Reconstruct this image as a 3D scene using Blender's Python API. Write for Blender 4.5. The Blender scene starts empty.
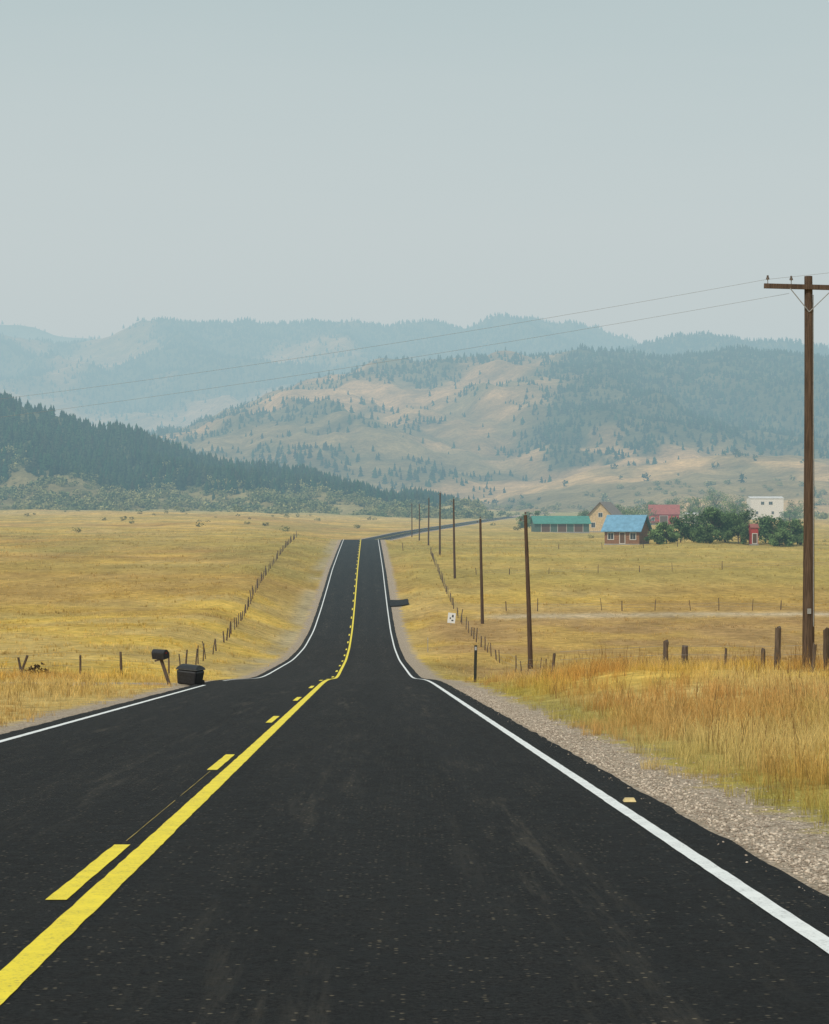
import bpy, math, numpy as np
from mathutils import Vector, Matrix, Euler
rng=np.random.default_rng(7)
scene=bpy.context.scene
scene.view_settings.view_transform='Standard'
scene.view_settings.look='None'
scene.view_settings.exposure=0

# ---------------------------------------------------------------- noise
def _hash(ix,iy,seed):
    h=(ix.astype(np.int64)*374761393+iy.astype(np.int64)*668265263+seed*974711)&0xffffffff
    h=((h^(h>>13))*1274126177)&0xffffffff
    h=(h^(h>>16))&0xffffffff
    return h/4294967295.0
def vnoise(x,y,seed=0):
    x=np.asarray(x,float);y=np.asarray(y,float)
    x0=np.floor(x);y0=np.floor(y);fx=x-x0;fy=y-y0
    fx=fx*fx*(3-2*fx);fy=fy*fy*(3-2*fy)
    a=_hash(x0,y0,seed);b=_hash(x0+1,y0,seed);c=_hash(x0,y0+1,seed);d=_hash(x0+1,y0+1,seed)
    return (a*(1-fx)+b*fx)*(1-fy)+(c*(1-fx)+d*fx)*fy
def fbm(x,y,o=4,seed=0):
    s=0;a=.5;t=0
    for i in range(o):
        s=s+a*vnoise(np.asarray(x)*2**i+i*17.3,np.asarray(y)*2**i-i*9.1,seed+i);t+=a;a*=.5
    return s/t
def sstep(a,b,x):
    t=np.clip((np.asarray(x,float)-a)/(b-a),0,1);return t*t*(3-2*t)
def lerp(a,b,t):
    t=np.asarray(t)[...,None];return np.asarray(a)*(1-t)+np.asarray(b)*t

# ---------------------------------------------------------------- profiles
YD=np.arange(-300,12001,1.0)
def prof(pts,k=15):
    p=np.array(pts,float);v=np.interp(YD,p[:,0],p[:,1])
    ker=np.ones(k)/k
    for _ in range(2):
        v=np.convolve(np.pad(v,k//2,'edge'),ker,'valid')
    return v
P_R=prof([(-300,17.8),(0,-1.4),(70,-5.88),(95,-7.9),(135,-10),(160,-10.85),(187,-11.1),(215,-10.5),(245,-9.55),(284,-8.2),(350,-6.85),(415,-5.7),(424,-5.8),(445,-6.4),(470,-6.95),(520,-6.6),(600,-6.1),(700,-5.4),(850,-4.2),(1000,-3),(1500,2),(12000,2)],11)
P_L=prof([(-300,17),(0,-1.5),(28,-3.25),(45,-4.35),(60,-5.3),(80,-6.5),(120,-8.2),(180,-8.8),(250,-7.6),(350,-5.7),(500,-4),(700,-2),(1000,1),(1500,6),(12000,6)],15)
P_G=prof([(-300,17.5),(0,-1.45),(15,-2.3),(30,-3.2),(52,-4.1),(60,-4.7),(80,-6.8),(100,-8.6),(125,-9.9),(160,-10.5),(189,-10.6),(230,-9.4),(255,-8.4),(321,-6.9),(400,-6.5),(520,-6.6),(600,-6.1),(700,-5.4),(850,-4.2),(1000,-3),(1500,2),(12000,2)],9)
P_X=prof([(-300,5.5),(430,-11.48),(475,-11.2),(520,-7.5),(600,-2),(700,9),(850,26),(1000,44),(1300,90),(12000,90)],21)
ev=lambda P,y: np.interp(y,YD,P)
XC=lambda y: ev(P_X,y)
RZ=lambda y: ev(P_R,y)
def ground_h(x,y):
    x=np.asarray(x,float);y=np.asarray(y,float)
    u=x-XC(y);R=RZ(y)-.045
    extra=np.clip(y-420,0,600)
    wl=sstep(4.3,13.5+extra*.3,-u); wr=sstep(4.6,9.0+extra*.1,u)
    n=(fbm(x/28,y/40,4,3)-.5)
    amp=np.clip(np.abs(u)-5,0,60)/60
    z=R+wl*(ev(P_L,y)-R)+wr*(ev(P_G,y)-R)+n*amp*np.clip(.5+y/250,0,4)
    m=sstep(4.6,6,np.abs(u))
    z+= m*(fbm(x/1.6,y/1.6,3,9)-.5)*.16
    return z

# colours
GOLD=np.array([.73,.49,.115]);TAN=np.array([.64,.45,.16]);OCH=np.array([.48,.29,.085]);OLI=np.array([.36,.30,.09]);PALE=np.array([.66,.49,.22])
def field_col(x,y):
    x=np.asarray(x,float);y=np.asarray(y,float);u=x-XC(y)
    n1=fbm(x/45,y/70,4,21);n2=fbm(x/6,y/10,4,22);n3=fbm(x/18,y/55,3,23);n4=fbm(x/30,y/9,4,24)
    c=lerp(GOLD,TAN,sstep(.35,.65,n2))
    c=lerp(c,OCH,sstep(.48,.68,n1)*.65)
    c=lerp(c,OCH*.85,sstep(.52,.68,n4)*.5)
    c=lerp(c,OLI,sstep(.52,.72,n3)*.5)
    right=sstep(4,9,u)
    br=right*sstep(85,105,y)*(1-sstep(185,225,y))
    c=lerp(c,np.array([.46,.28,.12]),br*.8*(.6+.4*sstep(.3,.6,n2)))
    ro=right*sstep(215,260,y)*(1-sstep(600,800,y))
    c=lerp(c,np.array([.54,.41,.12]),ro*.6)
    strip=sstep(.45,.62,fbm(x/120,y/16,3,31))*sstep(200,300,y)
    c=lerp(c,OLI*1.1,strip*.5)
    lane=np.exp(-((y-198-.05*x)/2.6)**2)*sstep(10,16,u)
    c=lerp(c,np.array([.62,.52,.38]),lane*.75)
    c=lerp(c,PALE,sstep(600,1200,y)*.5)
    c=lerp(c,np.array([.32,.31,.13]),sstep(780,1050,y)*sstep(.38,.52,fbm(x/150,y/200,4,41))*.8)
    bk=sstep(4.4,4.7,-u)*(1-sstep(5.4,7.0,-u))*sstep(75,110,y)*(1-sstep(430,480,y))
    c=lerp(c,np.array([.48,.40,.26]),bk*sstep(.25,.6,n2)*.75)
    gv=sstep(4.6,4.9,u)*(1-sstep(5.3,6.6,u))*(1-sstep(60,90,y))
    c=lerp(c,np.array([.34,.34,.09]),gv*.55)
    return np.clip(c,0,1)

# ---------------------------------------------------------------- materials
def newmat(name):
    m=bpy.data.materials.new(name);m.use_nodes=True
    nt=m.node_tree;b=nt.nodes['Principled BSDF'];return m,nt,b
def N(nt,t,**k):
    n=nt.nodes.new(t)
    for a,v in k.items(): setattr(n,a,v)
    return n
def noise_node(nt,scale,detail=4,vec=None,rough=.6):
    n=N(nt,'ShaderNodeTexNoise');n.inputs['Scale'].default_value=scale;n.inputs['Detail'].default_value=detail;n.inputs['Roughness'].default_value=rough
    if vec is not None: nt.links.new(vec,n.inputs['Vector'])
    return n.outputs['Fac']
def mr(nt,v,a,b,c,d):
    n=N(nt,'ShaderNodeMapRange');nt.links.new(v,n.inputs[0])
    for i,q in enumerate((a,b,c,d)): n.inputs[i+1].default_value=q
    return n.outputs[0]
def mixc(nt,f,a,b,blend='MIX'):
    n=N(nt,'ShaderNodeMix',data_type='RGBA',blend_type=blend)
    for s,v in ((n.inputs[0],f),(n.inputs[6],a),(n.inputs[7],b)):
        if isinstance(v,bpy.types.NodeSocket): nt.links.new(v,s)
        elif isinstance(v,(int,float)): s.default_value=v
        else: s.default_value=(*v,1)
    return n.outputs[2]
def mth(nt,op,a,b=0.0):
    n=N(nt,'ShaderNodeMath',operation=op)
    for s,v in ((n.inputs[0],a),(n.inputs[1],b)):
        if isinstance(v,bpy.types.NodeSocket): nt.links.new(v,s)
        else: s.default_value=v
    return n.outputs[0]
def bump(nt,b,h,strength,dist=.02):
    n=N(nt,'ShaderNodeBump');n.inputs['Strength'].default_value=strength;n.inputs['Distance'].default_value=dist
    nt.links.new(h,n.inputs['Height']);nt.links.new(n.outputs[0],b.inputs['Normal'])
def geo_pos(nt): return N(nt,'ShaderNodeNewGeometry').outputs['Position']
def objc(nt): return N(nt,'ShaderNodeTexCoord').outputs['Object']
def scaled(nt,v,s):
    mp=N(nt,'ShaderNodeMapping');mp.inputs['Scale'].default_value=s;nt.links.new(v,mp.inputs[0]);return mp.outputs[0]

def simple(name,col,rough=.8,scale=6,var=.35,bs=.3,spec=.3,stretch=None):
    m,nt,b=newmat(name);v=objc(nt)
    if stretch: v=scaled(nt,v,stretch)
    f=noise_node(nt,scale,5,v)
    c=mixc(nt,mr(nt,f,.3,.7,0,1),tuple(x*(1-var) for x in col),tuple(min(1,x*(1+var)) for x in col))
    nt.links.new(c,b.inputs['Base Color']);b.inputs['Roughness'].default_value=rough
    b.inputs['Specular IOR Level'].default_value=spec
    if bs: bump(nt,b,f,bs)
    return m
def grey(nt,s):
    cb=N(nt,'ShaderNodeCombineColor')
    for i in range(3): nt.links.new(s,cb.inputs[i])
    return cb.outputs[0]
def attrmat(name,rough=.9,nscale=0,var=.3,spec=.1,transl=0):
    m,nt,b=newmat(name)
    a=N(nt,'ShaderNodeAttribute',attribute_name='col').outputs['Color']
    if nscale:
        f=noise_node(nt,nscale,4,geo_pos(nt));a=mixc(nt,1.0,a,grey(nt,mr(nt,f,.25,.75,1-var,1+var)),'MULTIPLY')
    nt.links.new(a,b.inputs['Base Color'])
    b.inputs['Roughness'].default_value=rough;b.inputs['Specular IOR Level'].default_value=spec
    if transl:
        t=N(nt,'ShaderNodeBsdfTranslucent');nt.links.new(a,t.inputs[0])
        ms=N(nt,'ShaderNodeMixShader');ms.inputs[0].default_value=transl
        nt.links.new(b.outputs[0],ms.inputs[1]);nt.links.new(t.outputs[0],ms.inputs[2])
        nt.links.new(ms.outputs[0],nt.nodes['Material Output'].inputs[0])
    return m

def mesh_np(name,V,F,mat,cols=None,smooth=False,extra=None,link=True):
    V=np.asarray(V,np.float32);F=np.asarray(F,np.int32);k=F.shape[1]
    me=bpy.data.meshes.new(name)
    me.vertices.add(len(V));me.vertices.foreach_set('co',V.ravel())
    me.loops.add(F.size);me.loops.foreach_set('vertex_index',F.ravel())
    me.polygons.add(len(F));me.polygons.foreach_set('loop_start',np.arange(0,F.size,k,dtype=np.int32))
    me.polygons.foreach_set('loop_total',np.full(len(F),k,np.int32))
    if smooth: me.polygons.foreach_set('use_smooth',np.ones(len(F),bool))
    me.update(calc_edges=True)
    if cols is not None:
        at=me.color_attributes.new('col','FLOAT_COLOR','POINT')
        c=np.ones((len(V),4),np.float32);c[:,:3]=cols;at.data.foreach_set('color',c.ravel())
    if extra:
        for kx,vx in extra.items():
            at=me.attributes.new(kx,'FLOAT','POINT');at.data.foreach_set('value',np.asarray(vx,np.float32).ravel())
    me.materials.append(mat)
    ob=bpy.data.objects.new(name,me);scene.collection.objects.link(ob);return ob
def grid_faces(nr,nc):
    i=np.arange(nr-1)[:,None]*nc+np.arange(nc-1)[None,:]
    return np.stack([i,i+1,i+nc+1,i+nc],-1).reshape(-1,4)

# ---- ground material
def ground_material():
    m,nt,b=newmat('dry_grassland')
    pos=geo_pos(nt);a=N(nt,'ShaderNodeAttribute',attribute_name='col').outputs['Color']
    u=N(nt,'ShaderNodeAttribute',attribute_name='u').outputs['Fac']
    sep=N(nt,'ShaderNodeSeparateXYZ');nt.links.new(pos,sep.inputs[0]);Y=sep.outputs['Y']
    f1=noise_node(nt,1.1,7,pos,.75);f2=noise_node(nt,14,3,pos,.7)
    f3=noise_node(nt,.22,5,scaled(nt,pos,(1,.35,1)),.7)
    s=mth(nt,'MULTIPLY',mr(nt,f1,.3,.7,.55,1.35),mr(nt,f2,.25,.75,.72,1.25))
    s=mth(nt,'MULTIPLY',s,mr(nt,f3,.3,.7,.72,1.22))
    grass=mixc(nt,1.0,a,grey(nt,s),'MULTIPLY')
    vo=N(nt,'ShaderNodeTexVoronoi');vo.inputs['Scale'].default_value=28;nt.links.new(pos,vo.inputs['Vector'])
    hs=N(nt,'ShaderNodeSeparateColor');nt.links.new(vo.outputs['Color'],hs.inputs[0])
    g1=mixc(nt,hs.outputs[0],(.22,.17,.125),(.66,.54,.43))
    g1=mixc(nt,mr(nt,noise_node(nt,3,4,pos),.4,.7,0,.6),g1,(.40,.31,.22))
    wob=mr(nt,noise_node(nt,1.1,5,pos,.65),.25,.75,-.5,.5)
    ur=mth(nt,'ADD',u,wob)
    gr=mth(nt,'MULTIPLY',mr(nt,ur,4.8,5.2,1,0),mr(nt,u,0,.1,0,1))
    wl=mth(nt,'ADD',mth(nt,'MULTIPLY',u,-1),wob)
    gl=mth(nt,'MULTIPLY',mr(nt,wl,4.5,5.0,1,0),mr(nt,u,-.1,0,1,0))
    g=mth(nt,'MAXIMUM',gr,gl)
    dy=mth(nt,'ABSOLUTE',mth(nt,'ADD',mth(nt,'SUBTRACT',Y,66.0),mth(nt,'MULTIPLY',wob,2)))
    dr=mth(nt,'MULTIPLY',mr(nt,dy,1.8,2.8,1,0),mr(nt,u,-4,-3,1,0))
    dr=mth(nt,'MULTIPLY',dr,mr(nt,noise_node(nt,.9,4,pos),.3,.55,.35,1))
    g=mth(nt,'MAXIMUM',g,dr)
    c=mixc(nt,g,grass,g1)
    nt.links.new(c,b.inputs['Base Color']);b.inputs['Roughness'].default_value=.95;b.inputs['Specular IOR Level'].default_value=.1
    h=mth(nt,'ADD',mth(nt,'MULTIPLY',f1,1.5),vo.outputs['Distance'])
    bump(nt,b,h,.8,.06)
    return m
ys=[-80.0]
while ys[-1]<10500: ys.append(ys[-1]+max(.9,.013*ys[-1]))
ys=np.array(ys)
us=[0.0]
while us[-1]<6000: us.append(us[-1]+max(.5,.038*us[-1]))
us=np.array(us);us=np.concatenate([-us[:0:-1],us])
UU,YY=np.meshgrid(us,ys);XX=UU+XC(YY)
ZZ=ground_h(XX,YY)
V=np.stack([XX,YY,ZZ],-1).reshape(-1,3)
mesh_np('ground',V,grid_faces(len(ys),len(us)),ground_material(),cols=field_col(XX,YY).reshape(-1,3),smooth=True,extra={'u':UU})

# ---------------------------------------------------------------- road
def asphalt():
    m,nt,b=newmat('asphalt');pos=geo_pos(nt)
    u=N(nt,'ShaderNodeAttribute',attribute_name='u').outputs['Fac']
    sep=N(nt,'ShaderNodeSeparateXYZ');nt.links.new(pos,sep.inputs[0]);Y=sep.outputs['Y']
    def sv(k):
        cv=N(nt,'ShaderNodeCombineXYZ');nt.links.new(u,cv.inputs[0]);nt.links.new(mth(nt,'MULTIPLY',Y,k),cv.inputs[1]);return cv.outputs[0]
    v1=sv(.06);v2=sv(.14)
    streak=noise_node(nt,5.5,7,v1,.8)
    streak2=noise_node(nt,1.1,4,v1,.6)
    patch=noise_node(nt,.9,5,v2,.65)
    fine=noise_node(nt,38,5,pos,.9)
    med=noise_node(nt,7,6,pos,.75)
    c=mixc(nt,mr(nt,fine,.42,.60,0,1),(.003,.003,.004),(.046,.044,.043))
    c=mixc(nt,mr(nt,streak2,.42,.62,0,.5),c,(.008,.008,.009))
    c=mixc(nt,mr(nt,med,.38,.60,.65,0),c,(.006,.006,.007))
    # dusty longitudinal roller / tyre streaks, strongest inside the wheel paths
    st=mr(nt,streak,.50,.64,0,1)
    wt=mth(nt,'ABSOLUTE',mth(nt,'SUBTRACT',mth(nt,'ABSOLUTE',mth(nt,'SUBTRACT',mth(nt,'ABSOLUTE',u),1.8)),.8))
    wp=mr(nt,wt,.05,.6,1,.25)
    dust=mth(nt,'MULTIPLY',mth(nt,'MULTIPLY',st,wp),mr(nt,patch,.42,.62,.12,1))
    dust=mth(nt,'MULTIPLY',dust,mr(nt,med,.35,.6,.35,1))
    c=mixc(nt,mth(nt,'MULTIPLY',dust,.75),c,(.125,.105,.080))
    vo=N(nt,'ShaderNodeTexVoronoi');vo.inputs['Scale'].default_value=25;nt.links.new(pos,vo.inputs['Vector'])
    hs=N(nt,'ShaderNodeSeparateColor');nt.links.new(vo.outputs['Color'],hs.inputs[0])
    chip=mth(nt,'MULTIPLY',mr(nt,hs.outputs[0],.80,.84,0,1),mr(nt,vo.outputs['Distance'],.18,.32,1,0))
    chip=mth(nt,'MULTIPLY',chip,mr(nt,streak,.38,.6,.15,1))
    c=mixc(nt,chip,c,(.26,.21,.14))
    nt.links.new(c,b.inputs['Base Color'])
    nt.links.new(mr(nt,med,.3,.7,.62,.88),b.inputs['Roughness']);b.inputs['Specular IOR Level'].default_value=.17
    bump(nt,b,fine,1.0,.03)
    return m
ry=[-40.0]
while ry[-1]<1050: ry.append(ry[-1]+max(.5,.006*ry[-1]))
ry=np.array(ry)
fr=np.linspace(-1,1,17)
ryr=np.unique(np.concatenate([ry,np.arange(5,60,.12)]))
U=np.zeros((len(ryr),17));edgeR=4.00+(fbm(ryr/.7,ryr*0,5,61)-.5)*.08;edgeL=3.98+(fbm(ryr/.7,ryr*0+9,5,62)-.5)*.1
for j,f in enumerate(fr): U[:,j]=f*np.where(f>0,edgeR,edgeL)
RY=np.repeat(ryr[:,None],17,1)
Zr=np.interp(RY,ry,RZ(ry))
V=np.stack([U+XC(RY),RY,Zr],-1)
sk0=V[:,0].copy();sk0[:,2]-=.07;sk1=V[:,-1].copy();sk1[:,2]-=.07
sk0[:,0]-=.05;sk1[:,0]+=.05
V=np.concatenate([sk0[:,None],V,sk1[:,None]],1)
Ua=np.concatenate([U[:,:1],U,U[:,-1:]],1)
AS=asphalt()
mesh_np('road',V.reshape(-1,3),grid_faces(len(ryr),19),AS,extra={'u':Ua})
yy=np.linspace(219,228,12);uu=np.linspace(3.9,6.0,9)
A,Bq=np.meshgrid(uu,yy);wv=1-np.clip((A-3.9)/8,0,1)*.5
Yq=223.5+(Bq-223.5)*wv
mesh_np('side_road',np.stack([A+XC(Yq),Yq,np.maximum(ground_h(A+XC(Yq),Yq)+.16,RZ(Yq)-.01)-.03],-1).reshape(-1,3),grid_faces(12,9),AS,extra={'u':A})

def paint(name,col,wear=.5):
    m,nt,b=newmat(name);pos=geo_pos(nt)
    f=noise_node(nt,45,5,pos,.8);g=noise_node(nt,5,5,pos,.7)
    c=mixc(nt,mr(nt,g,.35,.75,0,.6),col,tuple(x*.7 for x in col))
    w=mth(nt,'MULTIPLY',mr(nt,f,.53,.62,0,1),mr(nt,g,.35,.62,.1,1))
    c=mixc(nt,mth(nt,'MULTIPLY',w,wear),c,(.06,.055,.05))
    nt.links.new(c,b.inputs['Base Color']);b.inputs['Roughness'].default_value=.6
    bump(nt,b,f,.4,.01);return m
def strip(y0,y1,u0,u1,jit=.007):
    r=ry[(ry>y0)&(ry<y1)];r=np.concatenate([[y0],r,[y1]])
    r=np.unique(np.concatenate([r,np.arange(y0,min(y1,60),.15)])) if y0<60 else r
    a=u0+(fbm(r/.25,r*0+u0,3,5)-.5)*jit*2;b_=u1+(fbm(r/.25,r*0+u1,3,6)-.5)*jit*2
    z=np.interp(r,ry,RZ(ry))+.004+np.clip(r,0,1000)*3e-5
    v=np.stack([np.stack([a+XC(r),r,z],-1),np.stack([b_+XC(r),r,z],-1)],1).reshape(-1,3)
    return v,grid_faces(len(r),2)
def join_strips(name,lst,mat):
    vs=[];fs=[];o=0
    for v,f in lst: vs.append(v);fs.append(f+o);o+=len(v)
    return mesh_np(name,np.concatenate(vs),np.concatenate(fs),mat)
YEL=paint('yellow_road_paint',(.90,.70,.02),.6);WHI=paint('white_road_paint',(.82,.82,.81),.65)
L=[strip(-40,1000,-.075,.07)]
for y in [-1,10.75,21.5,33.8]+list(np.arange(46,430,12.0)):
    L.append(strip(y,y+2.9,-.255,-.145))
join_strips('centre_line_marking',L,YEL)
join_strips('layout_line_marking',[strip(13.9,17.4,-.205,-.198,.004),strip(17.9,21.3,-.204,-.198,.004)],paint('faded_yellow_paint',(.35,.25,.03),.8))
join_strips('edge_line_marking',[strip(-40,1000,3.53,3.64),strip(-40,62,-3.64,-3.53),strip(70,1000,-3.64,-3.53)],WHI)

# ---------------------------------------------------------------- generic builder
class B:
    def __init__(s): s.v=[];s.f=[];s.m=[]
    def add(s,vs,fs,m=0):
        o=len(s.v);s.v+= [tuple(p) for p in vs];s.f+=[tuple(i+o for i in f) for f in fs];s.m+=[m]*len(fs)
    def box(s,c,d,m=0,rot=None):
        hx,hy,hz=d[0]/2,d[1]/2,d[2]/2
        ps=[Vector((x,y,z)) for z in(-hz,hz) for y in(-hy,hy) for x in(-hx,hx)]
        if rot is not None: ps=[rot@p for p in ps]
        ps=[p+Vector(c) for p in ps]
        s.add(ps,[(0,2,3,1),(4,5,7,6),(0,1,5,4),(2,6,7,3),(0,4,6,2),(1,3,7,5)],m)
    def cyl(s,p0,p1,r0,r1,n=10,m=0,cap=True):
        p0=Vector(p0);p1=Vector(p1);d=(p1-p0).normalized();a=d.orthogonal().normalized();b=d.cross(a)
        vs=[]
        for p,r in((p0,r0),(p1,r1)):
            for i in range(n):
                t=2*math.pi*i/n;vs.append(p+a*r*math.cos(t)+b*r*math.sin(t))
        fs=[(i,(i+1)%n,n+(i+1)%n,n+i) for i in range(n)]
        if cap: fs+=[tuple(range(n))[::-1],tuple(range(n,2*n))]
        s.add(vs,fs,m)
    def obj(s,name,mats,smooth=False,parent=None,bevel=0):
        me=bpy.data.meshes.new(name);me.from_pydata(s.v,[],s.f)
        for m in mats: me.materials.append(m)
        me.polygons.foreach_set('material_index',s.m)
        if smooth: me.polygons.foreach_set('use_smooth',[True]*len(s.f))
        me.update()
        ob=bpy.data.objects.new(name,me);scene.collection.objects.link(ob)
        if parent: ob.parent=parent
        if bevel:
            bv=ob.modifiers.new('bevel','BEVEL');bv.width=bevel;bv.segments=2;bv.limit_method='ANGLE'
        return ob
def gz(x,y): return float(ground_h(np.array([x]),np.array([y]))[0])

WOODP=simple('weathered_pole_wood',(.085,.055,.038),.85,30,.6,.6,stretch=(1,1,.06))
WOODG=simple('weathered_fence_wood',(.11,.08,.06),.9,20,.5,.5,stretch=(1,1,.1))
METAL=simple('galvanised_metal',(.28,.28,.28),.5,20,.2,0)
PORC=simple('insulator_porcelain',(.10,.07,.05),.3,20,.2,0,spec=.5)
WIRE=simple('wire',(.25,.25,.25),.6,20,.1,0)

# ---------------------------------------------------------------- utility poles
poles=[(10.35,52.6,10.4,0.0),(7.3,126,9.7,-.03),(6.4,189,9.9,-.015),(5.15,255,10.1,-.015),(4.1,321,10.0,0),(2.75,391,9.3,.004),(1.1,458,8.4,0),(-.7,525,8.8,0)]
for i,(px,py,h,tilt) in enumerate(poles):
    g=gz(px,py);b=B();nseg=8;r0,r1=.165,.105
    pr=None
    for k in range(nseg+1):
        t=k/nseg;p=Vector((tilt*h*t+.03*math.sin(t*3+i),.02*math.sin(t*5+i),-.5+t*(h+.5)))
        r=r0+(r1-r0)*t
        if pr: b.cyl(pr[0],p,pr[1],r,14,0,cap=(k==nseg))
        pr=(p,r)
    top=pr[0]
    if i==0:
        rot=Euler((0,math.radians(2.2),math.radians(-6))).to_matrix()
        ac=top+Vector((.05,-.13,-.30))
        b.box(ac,(2.45,.10,.125),1,rot)
        for sx in(-1.13,-.52,.52,1.13):
            q=ac+rot@Vector((sx,0,.06));b.cyl(q,q+Vector((0,0,.14)),.012,.012,6,2)
            b.cyl(q+Vector((0,0,.11)),q+Vector((0,0,.16)),.05,.04,10,3);b.cyl(q+Vector((0,0,.16)),q+Vector((0,0,.22)),.032,.025,10,3)
        for sx in(-.55,.55):
            q=ac+rot@Vector((sx,-.06,-.05));b.cyl(q,Vector((top.x+.0,-.14,top.z-.95)),.013,.013,6,2)
        b.cyl((0.12,-.12,1.2),(0.115,-.11,h-.5),.012,.012,6,2)
        b.box((0.0,-.155,1.6),(.10,.01,.14),2)
    else:
        b.cyl(top,top+Vector((0,0,.12)),.02,.02,6,2);b.cyl(top+Vector((0,0,.08)),top+Vector((0,0,.2)),.07,.05,8,3)
        q=top+Vector((-.11,-.02,-.35));b.cyl(q+Vector((.1,0,0)),q-Vector((.18,0,0)),.02,.02,6,2);b.cyl(q-Vector((.18,0,0)),q+Vector((-.18,0,.16)),.055,.04,8,3)
    ob=b.obj('utility_pole',[WOODP,WOODP,METAL,PORC]);ob.location=(px,py,g)
def wire(b,p0,p1,sag,r=.004,n=24):
    p0=Vector(p0);p1=Vector(p1);pv=None
    for k in range(n+1):
        t=k/n;p=p0.lerp(p1,t);p.z-=sag*4*t*(1-t)
        if pv: b.cyl(pv,p,r,r,5,0,cap=False)
        pv=p
gp=gz(10.35,52.6)+10.4
b=B()
wire(b,(9.27,52.6,gp-.08),(-24,74,2.9+.35),.35)
wire(b,(9.85,52.6,gp-.45),(-24,74,2.5),.30)
wire(b,(9.27,52.6,gp-.08),(40,38,gp+3.6),.5);wire(b,(11.4,52.6,gp-.2),(40,38,gp+3.0),.5)
b.obj('power_line',[WIRE])
b=B();g=gz(-24,74);b.cyl((0,0,-.5),(0,0,3.4-g),.16,.11,12,0);b.cyl((-.5,0,3.1-g),(.5,0,3.1-g),.05,.05,8,0)
ob=b.obj('utility_pole',[WOODP]);ob.location=(-24,74,g)

# ---------------------------------------------------------------- fences
def fence(name,pts,spacing,h,r,wires=3,lean=.06,skip=0.0,barb=.004,seed=1):
    rg=np.random.default_rng(seed);b=B();P=np.array(pts,float)
    seg=np.hypot(*np.diff(P,axis=0).T);cum=np.concatenate([[0],np.cumsum(seg)])
    ts=np.arange(0,cum[-1],spacing);tops=[]
    for t in ts:
        t+=rg.uniform(-.25,.25)*spacing
        x=np.interp(t,cum,P[:,0]);y=np.interp(t,cum,P[:,1]);g=gz(x,y)
        hh=h*rg.uniform(.7,1.2);lx,ly=rg.normal(0,lean,2)*hh
        tops.append((Vector((x,y,g)),Vector((x+lx,y+ly,g+hh))))
        if rg.random()<skip: continue
        rr=r*rg.uniform(.7,1.4)
        mid=Vector((x+lx*.5+rg.normal(0,.01),y+ly*.5,g+hh*.5))
        b.cyl((x,y,g-.3),mid,rr*1.1,rr,7,0,cap=False);b.cyl(mid,(x+lx,y+ly,g+hh),rr,rr*.85,7,0)
    for w in range(wires):
        f=.35+.27*w
        for a,c in zip(tops[:-1],tops[1:]):
            p=a[0].lerp(a[1],f);q=c[0].lerp(c[1],f);mpt=(p+q)/2-Vector((0,0,.03))
            b.cyl(p,mpt,barb,barb,4,1,cap=False);b.cyl(mpt,q,barb,barb,4,1,cap=False)
    return b.obj(name,[WOODG,WIRE])
fence('wire_fence',[(-16,77),(-12.2,84),(-10.8,88),(-12.5,120),(-15,170),(-17.8,230),(-21.5,330),(-24,410)],4.0,1.05,.042,3,.1,.15,.005,3)
fence('wire_fence',[(2.6,330),(3.3,255),(4.2,200),(5.2,150),(5.9,122),(7.0,100)],4.2,1.05,.036,3,.08,.12,.005,4)
fence('wire_fence',[(6.5,205),(30,204),(60,209),(120,215)],3.1,1.1,.045,2,.08,.2,.01,5)
fence('wire_fence',[(8,262),(40,275),(70,282),(150,300)],6,1.05,.05,2,.05,.3,.01,6)
fence('wire_fence',[(-2,350),(20,362),(60,372),(130,380)],8,1.1,.06,1,.05,.3,.01,8)
def oldpost(x,y,h,r,lean=(0,0),name='fence_post'):
    b=B();rg=np.random.default_rng(int(abs(x*100)));pv=None;n=9
    for k in range(6):
        t=k/5;c=Vector((lean[0]*t*h,lean[1]*t*h,-.3+t*(h+.3)))
        ring=[c+Vector((math.cos(a*2*math.pi/n)*r*(1-.12*t)*rg.uniform(.82,1.15),math.sin(a*2*math.pi/n)*r*(1-.12*t)*rg.uniform(.82,1.15),rg.uniform(-.06,.08) if k==5 else 0)) for a in range(n)]
        if pv: 
            b.add(pv+ring,[(i,(i+1)%n,n+(i+1)%n,n+i) for i in range(n)])
        pv=ring
    b.add(pv,[tuple(range(n))])
    ob=b.obj(name,[WOODG]);ob.location=(x,y,gz(x,y));return ob
for (px_,yy_,h,r,l) in [(665,57,.85,.085,(0.03,0)),(684,58,.70,.11,(.05,0)),(692,58,.6,.07,(-.4,0)),(762,56,.6,.07,(0.06,0)),(777,56,1.2,.10,(.03,0)),(827,54,1.1,.11,(0,0)),(812,50,.7,.05,(.1,0)),(551,62,.7,.05,(.15,0)),(724,57,.6,.04,(0.1,0))]:
    oldpost((px_-414.5)/2000*yy_,yy_,h,r,l)
b=B()
pp=[((x-414.5)/2000*q,q) for x,q in((560,62),(665,57.2),(777,56.2),(830,54.2),(900,53))]
for (x0,y0),(x1,y1) in zip(pp[:-1],pp[1:]):
    for hz_ in(.45,.7):
        b.cyl((x0,y0,gz(x0,y0)+hz_),(x1,y1,gz(x1,y1)+hz_),.005,.005,4,0,cap=False)
b.obj('fence_wire',[WIRE])
for (x,y,h,r,l) in [(-15.5,78,.8,.06,(.5,0)),(-15.3,78.3,.7,.05,(-.3,0)),(-13.2,79,.8,.05,(0,0))]:
    oldpost(x,y,h,r,l)

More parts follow.
